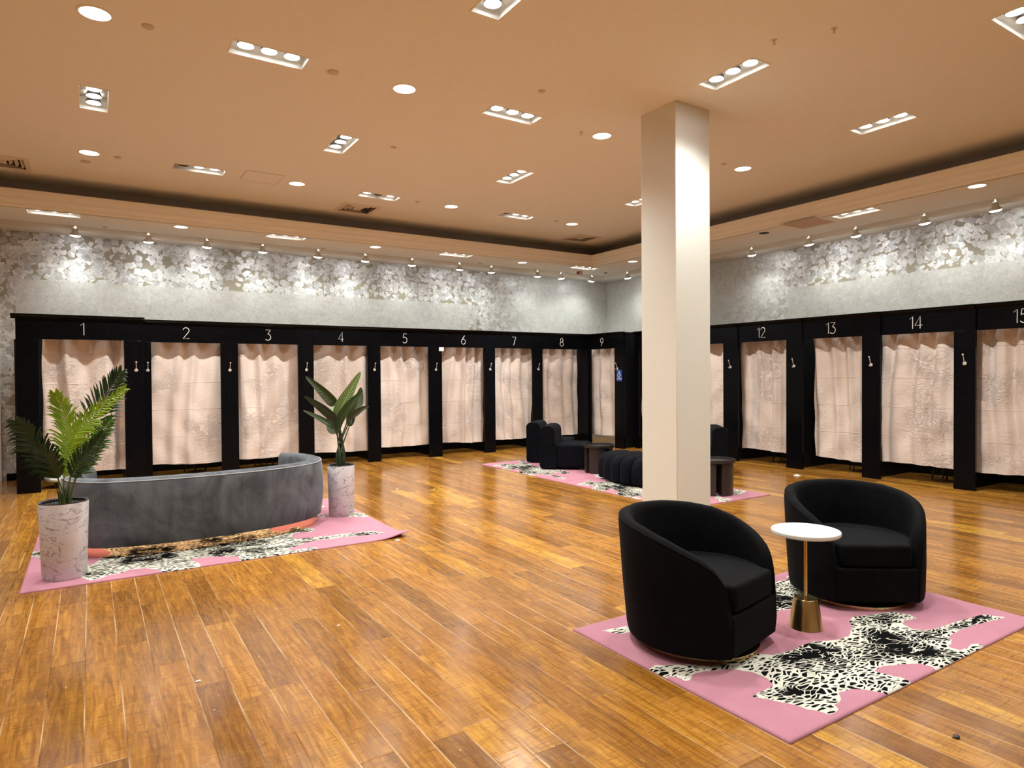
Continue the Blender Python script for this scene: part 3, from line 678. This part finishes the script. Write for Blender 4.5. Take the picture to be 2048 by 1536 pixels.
def rug(name, x0, x1, y0, y1, label, lift=None, ang=0.0, flip=False, TH=.013):
    sx, sy = x1-x0, y1-y0; nx, ny = int(sx/.012), int(sy/.012)
    us = np.linspace(0, 1, nx+1); vs = np.linspace(0, 1, ny+1); UUg, VVg = np.meshgrid(us, vs)
    hu, hv = (VVg, 1-UUg) if flip else (UUg, VVg)
    a, b = (sy, sx) if flip else (sx, sy)
    PA = [(p[0]*a, p[1]*b) for p in HIDE]; PB = [((1-p[0])*a, (1-p[1])*b) for p in HIDE]
    D = np.maximum(sdf(hu*a, hv*b, PA), sdf(hu*a, hv*b, PB))
    nzr = np.random.RandomState(5)
    Z = np.full(D.shape, TH) + .0012*np.sin(UUg*sx*3.1)*np.sin(VVg*sy*4.3)
    ed = np.minimum(np.minimum(UUg*sx, (1-UUg)*sx), np.minimum(VVg*sy, (1-VVg)*sy))
    Z -= .006*np.exp(-(ed/.008)**2)
    LZ = np.zeros(D.shape)
    if lift:
        for (cu, cv, hgt, rad) in lift:
            dd = np.hypot((UUg-cu)*sx, (VVg-cv)*sy); LZ += hgt*np.exp(-(dd/rad)**2)
    Xw = (UUg-.5)*sx; Yw = (VVg-.5)*sy
    n = (nx+1)*(ny+1)
    top = np.stack([Xw, Yw, Z+LZ], -1).reshape(-1, 3)
    # skirt
    ring = [(0, i) for i in range(nx+1)]+[(j, nx) for j in range(1, ny+1)]+[(ny, i) for i in range(nx-1, -1, -1)]+[(j, 0) for j in range(ny-1, 0, -1)]
    rid = [j*(nx+1)+i for j, i in ring]
    bot = [(Xw[j, i], Yw[j, i], LZ[j, i]+.0005) for j, i in ring]
    V = [tuple(p) for p in top.tolist()]+bot
    Fc = [(j*(nx+1)+i, j*(nx+1)+i+1, (j+1)*(nx+1)+i+1, (j+1)*(nx+1)+i) for j in range(ny) for i in range(nx)]
    m_ = len(rid); Fc += [(rid[k], n+k, n+(k+1) % m_, rid[(k+1) % m_]) for k in range(m_)]
    me = bpy.data.meshes.new(name); me.from_pydata(V, [], Fc); me.update()
    at = me.attributes.new('hide', 'FLOAT', 'POINT')
    vals = np.concatenate([D.reshape(-1), np.full(m_, -.05)]).astype(np.float32); at.data.foreach_set('value', vals)
    uvl = me.uv_layers.new(name='UVMap'); li = np.zeros(len(me.loops), dtype=np.int32); me.loops.foreach_get('vertex_index', li)
    uvv = np.concatenate([np.stack([hu, hv], -1).reshape(-1, 2), np.array([(hu[j, i], hv[j, i]) for j, i in ring])]); uvl.data.foreach_set('uv', uvv[li].reshape(-1).astype(np.float32))
    me.polygons.foreach_set('use_smooth', [True]*len(me.polygons))
    o = bpy.data.objects.new(name, me); COL.objects.link(o); me.materials.append(rugm('pink_pile_%d' % int(sx*100), a, b))
    o.location = ((x0+x1)/2, (y0+y1)/2, 0); o.rotation_euler = (0, 0, ang)
    return tag(o, label, 'rug', 'pink rugs with black and cream big-cat hides')
rug('area_rug', 2.48, 5.0, 1.72, 3.22, 'pink rug with spotted cat hides under the two black swivel chairs')
rug('area_rug', -.46, 2.60, 5.98, 8.38, 'large pink rug with curled corner under the grey curved sofa', lift=[(1, 0, .045, .17), (0, 1, .03, .12)])
rug('area_rug', 5.74, 7.35, 7.73, 10.05, 'pink rug under the dark slipper chairs, the farther of the back pair', flip=True)
rug('area_rug', 5.74, 7.35, 5.38, 7.72, 'pink rug under the tufted bench behind the column, the nearer of the back pair', flip=True)

# ------------------------------------------------------------------ swivel tub chairs
RZ = .0135
def swivel(loc, rz, label):
    r = thing('swivel_chair', label, 'armchair', (*loc, RZ), rz, 'black swivel tub chairs')
    cy, R0 = .33, .425
    a0 = math.asin(cy/R0)        # outer wall runs from -a0 through the back to PI+a0
    N = 72; rows = []
    def hgt(s):                  # s: 0 at a front edge .. 1 at the middle of the back
        pts = [(0,.285),(.012,.38),(.035,.455),(.07,.510),(.12,.553),(.20,.598),(.35,.662),(.5,.705),(.65,.728),(.8,.740),(1,.745)]
        for (p0, h0), (p1, h1) in zip(pts, pts[1:]):
            if s <= p1: q = (s-p0)/(p1-p0); return h0+(h1-h0)*q
        return pts[-1][1]
    for i in range(N+1):
        f = i/N; g = .5-.5*math.cos(f*PI) if False else f
        ang = -a0 + (PI+2*a0)*g
        s = 1-abs(2*g-1); h = hgt(s)
        ca, sa = math.cos(ang), math.sin(ang)
        row = []
        def P(rad, z):
            fl = 1+.155*(z/.77)*max(.0, (sa+.45)/1.45)
            return (rad*fl*ca, cy+rad*fl*sa if (cy+rad*fl*sa) > 0.0 or True else 0.0, z)
        th = .074
        prof = [(R0-.03,.045),(R0-.006,.055),(R0,.10),(R0+.004,h*.5),(R0+.002,h-.05),(R0-.006,h-.018),(R0-.028,h-.002),(R0-.05,h),(R0-th+.012,h-.012),(R0-th,h-.04),(R0-th-.004,h*.6+.05),(R0-th-.004,.27)]
        for rad, z in prof: row.append(P(rad, max(z, .055)))
        rows.append(row)
    mb = MB(); mb.grid(rows); n = len(rows[0])
    mb.f.append(tuple(range(n))); mb.f.append(tuple(N*n+k for k in range(n-1, -1, -1)))
    mb.build('shell_back', M_VBLK, r, True, angle=60)
    # welt along the outer top edge
    mb = MB(); mb.tube([rows[i][5] for i in range(N+1)], .0045, 6); mb.build('welt', M_VBLK, r, True)
    def outline(rad, deg, fx, fy, n=44):
        d0 = math.radians(deg); ps = [(rad*math.cos(-d0+(PI+2*d0)*i/n), cy+rad*math.sin(-d0+(PI+2*d0)*i/n)) for i in range(n+1)]
        return ps+[(-fx-.004, fy+.05), (-fx, fy), (0, fy-.006), (fx, fy), (fx+.004, fy+.05)]
    MB().prism(outline(R0-.008, 38, .262, -.004), .058, .278).build('seat_base', M_VBLK, r, bevel=.014, seg=3)
    MB().prism(outline(R0-th-.003, 25, .226, .002), .284, .432).build('seat_cushion', M_VBLK, r, bevel=.024, seg=4)
    MB().lathe([(.345,.0),(.345,.020),(.335,.024),(.20,.024)], (0, cy+.02), 48).build('swivel_ring', M_GOLD, r, True)
    MB().lathe([(.20,.024),(.20,.06)], (0, cy+.02), 32).build('swivel_plate', M_BLK, r, True)
    return r
c1 = swivel((3.08, 2.35), math.radians(12.4), 'nearer black velvet swivel chair in front of the column base')
c2 = copy_tree(c1, None, (4.315, 2.35, RZ), math.radians(-36), 'black velvet swivel chair at right behind the white round side table')

tb = thing('pedestal_table', 'small round white table with brass poles between the swivel chairs', 'side table', (3.69, 2.45, RZ), .6)
MB().lathe([(.10,0),(.098,.004),(.070,.175),(.066,.18),(.0005,.178)], (0,0), 48).build('cone_base', M_GOLD, tb, True)
for s in (-1, 1): MB().tube([(s*.010, 0, .175), (s*.010, 0, .575)], .0095, 14).build('pole', M_GOLD, tb, True)
MB().lathe([(.19,.572),(.198,.578),(.20,.59),(.197,.597),(.0005,.598)], (0,0), 64).build('table_top', M_WTOP, tb, True)

# ------------------------------------------------------------------ curved sofa
def catmull(pts, n=10):
    out = []; P = [Vector(p) for p in pts]
    for i in range(len(P)-1):
        p0 = P[max(i-1, 0)]; p1 = P[i]; p2 = P[i+1]; p3 = P[min(i+2, len(P)-1)]
        for k in range(n):
            t_ = k/n; out.append(.5*((2*p1)+(p2-p0)*t_+(2*p0-5*p1+4*p2-p3)*t_**2+(3*p1-3*p2+p3-p0)*t_**3))
    out.append(P[-1]); return out
sf = thing('curved_sofa', 'grey velvet curved sofa seen from behind on the large pink rug', 'sofa', (1.00, 6.57, RZ), .07)
outer = [(-1.0,1.26),(-1.12,1.10),(-1.185,.84),(-1.165,.52),(-1.05,.28),(-.84,.13),(-.45,.03),(0,0),(.45,.035),(.82,.15),(1.04,.32),(1.16,.56),(1.185,.84),(1.12,1.10),(1.0,1.26)]
C_ = catmull([(a, b, 0) for a, b in outer], 8)
def offs(C, d):
    o = []
    for i, p in enumerate(C):
        t_ = (C[min(i+1, len(C)-1)]-C[max(i-1, 0)]).normalized(); nn = Vector((-t_.y, t_.x, 0)); o.append(p+nn*d)
    return o
secs = [(.035,.085),(.012,.10),(-.006,.22),(-.016,.38),(-.010,.55),(.0,.640),(.006,.655),(.035,.674),(.09,.682),(.135,.670),(.155,.63),(.165,.52),(.175,.40),(.18,.30)]
rows = []
cols = [offs(C_, d) for d, z in secs]
for i in range(len(C_)):
    rows.append([(cols[k][i].x, cols[k][i].y, secs[k][1]) for k in range(len(secs))])
mb = MB(); mb.grid(rows); n = len(secs); N = len(C_)-1
mb.f.append(tuple(range(n))); mb.f.append(tuple(N*n+k for k in range(n-1, -1, -1)))
mb.build('backrest', M_VGREY, sf, True, angle=70)
mb = MB(); mb.tube([(rows[i][6][0], rows[i][6][1], .658) for i in range(N+1)], .005, 6); mb.build('piping', M_VPIPE, sf, True)
inn = offs(C_, .17); fr = [(-.86, 1.22), (-.45, .98), (0, .90), (.45, .98), (.86, 1.22)]
inner_poly = [(p.x, p.y) for p in inn[3:-3]] + [(p.x, p.y) for p in reversed(catmull([(a, b, 0) for a, b in fr], 6))]
MB().prism(inner_poly, .20, .41).build('seat', M_VGREY, sf, bevel=.03, seg=3)
bo = offs(C_, .05); base_poly = [(p.x, p.y) for p in bo[1:-1]] + [(p.x, p.y-.04) for p in reversed(catmull([(a, b, 0) for a, b in fr], 6))]
MB().prism(base_poly, .0, .088).build('metal_base', M_ROSE, sf, True, angle=30)
MB().prism([(x*.985, .02+y*.98) for x, y in base_poly], .088, .22).build('seat_frame', M_VGREY, sf)

# ------------------------------------------------------------------ potted plants
PR = AZ - PI/2
def planter(r, R1, R0, H, mat):
    pt = MB().lathe([(R0*.97,0),(R0,.006),(R1,H-.006),(R1-.003,H),(R1-.014,H),(R1-.018,H-.05)], (0,0), 56, False).build('planter', mat, r, True)
    MB().lathe([(R1-.016,H-.003),(R1-.016,H-.03),(.0005,H-.035)], (0,0), 40, False).build('soil', M_SOIL, pt, True)
    MB().lathe([(R1-.001,H-.004),(R1-.001,H+.003),(R1-.012,H+.003),(R1-.012,H-.004)], (0,0), 56, False).build('rim', M_BLK, pt, True)
    return pt
def bez(pts, n=20): return catmull(pts, max(2, n//(len(pts)-1)))
palm = thing('potted_palm', 'potted palm in a marbled planter at the left end of the sofa', 'potted plant', (-.19, 6.27, RZ), PR)
planter(palm, .168, .150, .595, M_MAR1)
def frond(pts, mat, seed, ll, side=1.0, up_=.35, wd=.013, sp=36, vdir=0.0):
    rg = random.Random(seed); C = bez([Vector(p) for p in pts], 30); mb = MB()
    mb.tube(C, [.0045-.0032*i/(len(C)-1) for i in range(len(C))], 6)
    n = len(C)
    for q in range(sp):
        f = .03 + .96*q/(sp-1); i = f*(n-1); k = min(int(i), n-2); p = C[k].lerp(C[k+1], i-k)
        T = (C[k+1]-C[k]).normalized()
        S = T.cross(Vector((0, -1, .25))).normalized()
        Lf = ll*(.45+.75*math.sin(PI*min(1, .18+.85*f)))*(1.12-.35*f)
        for sgn in (-1, 1):
            ang = .80 + .20*rg.random() - .30*f
            dirv = (T*math.cos(ang) + S*sgn*math.sin(ang) + Vector((0, -.35*vdir+.12*(rg.random()-.5), 0))).normalized()
            l_ = Lf*(.88+.24*rg.random()); nrm = dirv.cross(T).normalized(); wv = dirv.cross(nrm).normalized()*wd
            if wv.length < 1e-6: continue
            dr = Vector((0, 0, -1))
            a = p; b = p+dirv*l_*.35+dr*.01; c_ = p+dirv*l_*.72+dr*(.03*l_/.15)*up_; d = p+dirv*l_+dr*(.09*l_/.15)*up_
            fold = nrm*.004
            vs = [a-wv*.6, a+fold*.3, a+wv*.6, b-wv*1.05, b+fold, b+wv*1.05, c_-wv*.8, c_+fold, c_+wv*.8, d]
            mb.add(vs, [(0,3,4,1),(1,4,5,2),(3,6,7,4),(4,7,8,5),(6,9,7),(7,9,8)])
    me = mb
    o = bpy.data.meshes.new('frond'); o.from_pydata([tuple(v) for v in me.v], [], me.f); o.update()
    ob = bpy.data.objects.new('frond', o); COL.objects.link(ob); o.materials.append(mat); ob.parent = palm
    ob['label'] = {M_LFD.name: 'dark green frond', M_LFB.name: 'bright yellow-green frond', M_LFM.name: 'mid green frond'}[mat.name]
    return ob
K = .0039
LS = 1.2
def pp(px, py, v=0.0): return (( px-130)*K, v, 1.58-(py-754)*K - RZ)
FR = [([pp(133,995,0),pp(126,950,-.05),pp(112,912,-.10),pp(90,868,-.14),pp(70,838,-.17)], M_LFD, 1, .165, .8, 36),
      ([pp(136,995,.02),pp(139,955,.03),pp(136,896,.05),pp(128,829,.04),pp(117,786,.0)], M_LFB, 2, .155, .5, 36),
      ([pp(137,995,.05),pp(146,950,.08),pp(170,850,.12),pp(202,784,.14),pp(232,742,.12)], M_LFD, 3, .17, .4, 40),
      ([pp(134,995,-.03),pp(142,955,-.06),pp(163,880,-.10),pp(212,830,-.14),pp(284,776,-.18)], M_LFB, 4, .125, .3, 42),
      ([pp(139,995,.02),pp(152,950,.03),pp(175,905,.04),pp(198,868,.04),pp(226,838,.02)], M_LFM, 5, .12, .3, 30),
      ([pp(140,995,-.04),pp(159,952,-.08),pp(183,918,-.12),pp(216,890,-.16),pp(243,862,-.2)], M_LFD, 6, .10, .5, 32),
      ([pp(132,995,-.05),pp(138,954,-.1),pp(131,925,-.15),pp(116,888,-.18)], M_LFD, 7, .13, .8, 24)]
for pts, mat, sd, ll, u_, sp in FR:
    frond(pts[1:], mat, sd, ll*LS, 1, u_*.8, .0080, sp)
    MB().tube(bez([Vector(pts[0])+Vector((0,0,-.06)), Vector(pts[0]), Vector(pts[1])], 8), .0048, 8).build('stem', M_STEM, palm, True)
for k in range(7):
    a = k*.9; MB().tube([(.02*math.cos(a),.02*math.sin(a),.555),(.028*math.cos(a),.028*math.sin(a),.64),(.05*math.cos(a),.04*math.sin(a),.70)], [.012,.009,.001], 8).build('leaf_sheath', M_STEMD, palm, True)

bop = thing('potted_bird_of_paradise', 'broad-leaved potted plant in a marbled planter at the right end of the sofa', 'potted plant', (2.36, 7.29, RZ), PR)
planter(bop, .150, .137, .565, M_MAR2)
K2 = .00557
def pq(zx, zy, v=0.0): px, py = 600+zx/7.31, 730+zy/7.31; return ((px-682)*K2, v, 1.58-(py-751)*K2 - RZ)
def bleaf(pts, wd, mat, face=0.0, fold=.25, label=None):
    C = bez([Vector(p) for p in pts], 24); n = len(C); mb = MB(); uv = []
    me = bpy.data.meshes.new('leaf'); V = []; Fc = []; UVs = []
    M_ = 6
    for i, p in enumerate(C):
        f = i/(n-1); T = (C[min(i+1, n-1)]-C[max(i-1, 0)]).normalized()
        view = Vector((math.sin(face), -math.cos(face), .15)).normalized(); S = T.cross(view).normalized(); Nn = S.cross(T).normalized()
        wv = wd*(math.sin(PI*min(1, (f**.72)*.98+.012))**.75) + .0008
        for k in range(M_+1):
            s = (k/M_-.5)*2
            V.append(p + S*s*wv + Nn*(abs(s)**1.3)*wv*fold); UVs.append((k/M_, f))
    for i in range(n-1):
        for k in range(M_): a = i*(M_+1)+k; Fc.append((a, a+1, a+M_+2, a+M_+1))
    me.from_pydata([tuple(v) for v in V], [], Fc); me.update(); ul = me.uv_layers.new(name='UVMap')
    for l in me.loops: ul.data[l.index].uv = UVs[l.vertex_index]
    me.polygons.foreach_set('use_smooth', [True]*len(me.polygons)); me.materials.append(mat)
    o = bpy.data.objects.new('leaf', me); COL.objects.link(o); o.parent = bop
    if label: o['label'] = label
    return o
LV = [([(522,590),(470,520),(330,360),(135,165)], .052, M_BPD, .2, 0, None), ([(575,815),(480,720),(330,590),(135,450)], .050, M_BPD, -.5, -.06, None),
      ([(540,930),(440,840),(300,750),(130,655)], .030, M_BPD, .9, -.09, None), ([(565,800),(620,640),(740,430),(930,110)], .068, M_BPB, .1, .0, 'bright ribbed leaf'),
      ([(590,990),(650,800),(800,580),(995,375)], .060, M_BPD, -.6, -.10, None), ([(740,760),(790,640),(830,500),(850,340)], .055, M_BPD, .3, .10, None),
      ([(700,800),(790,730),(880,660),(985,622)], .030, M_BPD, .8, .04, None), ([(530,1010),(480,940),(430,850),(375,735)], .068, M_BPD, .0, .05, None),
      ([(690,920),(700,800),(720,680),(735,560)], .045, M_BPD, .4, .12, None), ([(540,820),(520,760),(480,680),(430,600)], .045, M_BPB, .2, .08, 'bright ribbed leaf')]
rg = random.Random(3)
for q, (zp, wd, mat, fc_, v0, lb) in enumerate(LV):
    pts = [pq(x, y, v0+(-.03 if v0 <= 0 else .03)*k) for k, (x, y) in enumerate(zp)]
    bleaf(pts, wd*1.12, mat, fc_, .25, lb)
    a = q*2*PI/len(LV); b0 = (.030*math.cos(a), .030*math.sin(a), .53)
    MB().tube(bez([Vector(b0), Vector((b0[0]*1.3, b0[1]*1.3, .72)), Vector(pts[0])], 12), [.013-.007*k/12 for k in range(13)], 8).build('stem', M_STEMD, bop, True)

# ------------------------------------------------------------------ dark lounge group behind the column
def rbox(name, x0, x1, y0, y1, z0, z1, mat, parent, b=.05): return MB().box(x0, x1, y0, y1, z0, z1).build(name, mat, parent, bevel=b, seg=5)
def slipper(loc, rz, label):
    # local x: from the back towards the seat front, y: width going away
    r = thing('slipper_chair', label, 'lounge chair', (*loc, RZ), rz, 'midnight velvet slipper chairs')
    Dp, Wd = .76, .70
    prof = [(0,.02),(0,.66)]+[(.10-.10*math.cos(math.radians(a)), .66+.055*math.sin(math.radians(a))) for a in range(15, 91, 15)]+[(.15+.10*math.sin(math.radians(a)), .615+.10*math.cos(math.radians(a))) for a in range(0, 91, 15)]+[(.255,.43),(.28,.405)]
    nch = 4
    for k in range(nch):
        y0, y1 = Wd*k/nch+.003, Wd*(k+1)/nch-.003
        pr = prof+[(.28,.02)]; n = len(pr); rows = []
        mb = MB(); ys = [(y0,.012),(y0+.03,.003),((y0+y1)/2,0),(y1-.03,.003),(y1,.012)]
        for y, ins in ys: rows.append([(.0+(x-.14)*(1-ins*4)+.14, y, .02+(z-.02)*(1-ins)) for x, z in pr])
        mb.grid(rows); mb.f.append(tuple(range(n))); mb.f.append(tuple((len(ys)-1)*n+i for i in range(n))); mb.f += [(j*n, (j+1)*n, (j+1)*n+n-1, j*n+n-1) for j in range(len(ys)-1)]
        mb.build('back_channel', M_VNAVY, r, True, angle=50)
        rbox('seat_channel', .281, Dp, y0, y1, .03, .415, M_VNAVY, r, .045)
    MB().box(-.002, .03, -.004, 0.0, .05, .66).build('side_strip', M_VPIPE if False else M_VNAVY, r)
    for x in (.06, Dp-.08):
        for y in (.06, Wd-.06): MB().box(x-.02,x+.02,y-.02,y+.02,0,.032).build('foot', M_BLK, r)
    return r
s1 = slipper((6.20, 8.90), math.radians(-46), 'nearer dark slipper chair left of the round tray table')
s2 = copy_tree(s1, None, (6.46, 9.68, RZ), math.radians(-46), 'farther dark slipper chair half hidden behind its twin')
s3 = copy_tree(s1, None, (8.75, 7.35, RZ), math.radians(140), 'dark slipper chair mostly hidden behind the column')
bench = thing('tufted_bench', 'dark channel-tufted velvet bench just left of the column', 'bench', (6.66, 7.02, RZ), 0, None)
nb = 6
for k in range(nb):
    y0 = -.60+1.2*k/nb; y1 = y0+1.2/nb; ym = (y0+y1)/2
    hw = .40*math.sqrt(max(.2, 1-(ym/.72)**2))*1.05
    mb = MB(); rows = []
    prof = [(-hw,.03),(-hw-.015,.12),(-hw-.01,.28),(-hw+.04,.365),(-hw+.12,.40),(0,.41),(hw-.12,.40),(hw-.04,.365),(hw+.01,.28),(hw+.015,.12),(hw,.03)]; n = len(prof)
    for j in range(7):
        f = j/6; y = y0+.002+(y1-y0-.004)*f; s = 1-.07*(abs(2*f-1)**3); hz = 1-.05*(abs(2*f-1)**3)
        rows.append([(x*s, y, z*hz) for x, z in prof])
    mb.grid(rows); mb.f.append(tuple(range(n))); mb.f.append(tuple(6*n+i for i in range(n))); mb.f += [(j*n, (j+1)*n, (j+1)*n+n-1, j*n+n-1) for j in range(6)]
    mb.build('seat_channel', M_VNAVY, bench, True, angle=60)
for x in (-.2, .2):
    for y in (-.4, .4): MB().box(x-.02,x+.02,y-.02,y+.02,0,.04).build('foot', M_BLK, bench)
M_TRAY = simple('dark_tray_metal', (.055, .055, .058), .28, .6); M_SLAB = simple('dark_brown_wood', (.030, .022, .020), .35)
def tray(loc, rz, label, H=.44):
    r = thing('tray_table', label, 'side table', (*loc, RZ), rz, 'round tray-top tables')
    MB().lathe([(.235,H-.045),(.25,H-.04),(.252,H),(.246,H),(.240,H-.028),(.0005,H-.030)], (0,0), 56).build('tray_top', M_TRAY, r, True)
    for k in range(4):
        a = k*PI/2; ps = []
        for i in range(9): b = a-.62+1.24*i/8; ps.append((.225*math.cos(b), .225*math.sin(b)))
        for i in range(9): b = a+.62-1.24*i/8; ps.append((.10*math.cos(b), .10*math.sin(b)))
        MB().prism(ps, 0, H-.046).build('leg', M_SLAB, r, bevel=.006)
    return r
tray((6.78, 8.10), 3.9, 'dark round tray table beside the slipper chairs, left of the column')
t2 = tray((6.80, 5.80), 3.3, 'dark round tray table right of the column', .455)

# ------------------------------------------------------------------ litter on the floor
M_SCRAP = simple('paper_scrap', (.75, .72, .68), .7)
LIT = [(6.90,3.55,.05,'crumpled white plastic scrap at right beyond the rug'),(9.05,6.15,.06,'pale crumpled plastic scrap before booth 13'),(3.55,8.55,.022,'white scrap right of the broad-leaved plant'),(4.0,8.3,.012,'tiny white scrap beside a larger one right of the plant'),
 (2.45,5.9,.030,'white scrap by the curled rug corner'),(.45,3.75,.016,'white scrap on the floor at lower left'),(3.3,6.1,.016,'small scrap on the floor left of the column'),(5.1,9.9,.016,'small scrap before booth 6'),
 (1.3,4.1,.012,'tiny scrap near the honey-coloured plank'),(4.6,7.2,.014,'tiny scrap in mid floor'),(3.9,9.9,.014,'tiny scrap before booth 5')]
for x, y, s, l in LIT:
    rg = random.Random(int(x*1000)); mb = MB(); rows = []
    for j in range(6):
        rows.append([((i/5-.5)*s*1.6+rg.uniform(-.1,.1)*s, (j/5-.5)*s+rg.uniform(-.1,.1)*s, .001+abs(rg.uniform(0,.45))*s*math.sin(PI*i/5)*math.sin(PI*j/5)+.0005) for i in range(6)])
    mb.grid(rows); o = mb.build('floor_scrap', M_SCRAP, None, solid=.0008); o.location = (x, y, 0.0008); o.rotation_euler = (0, 0, rg.uniform(0, 3)); tag(o, l, 'litter', 'scraps on the floor')
pn = MB().lathe([(.0005,0),(.012,.003),(.013,.010),(.005,.015),(.0005,.015)], (0,0), 14).tube([(-.012,0,.008),(-.03,.004,.008)], .002, 6).build('dropped_plug', M_BLK, None, True); pn.location = (3.12, 1.36, 0); tag(pn, 'tiny black plug lying on the floor right of the near rug', 'litter')
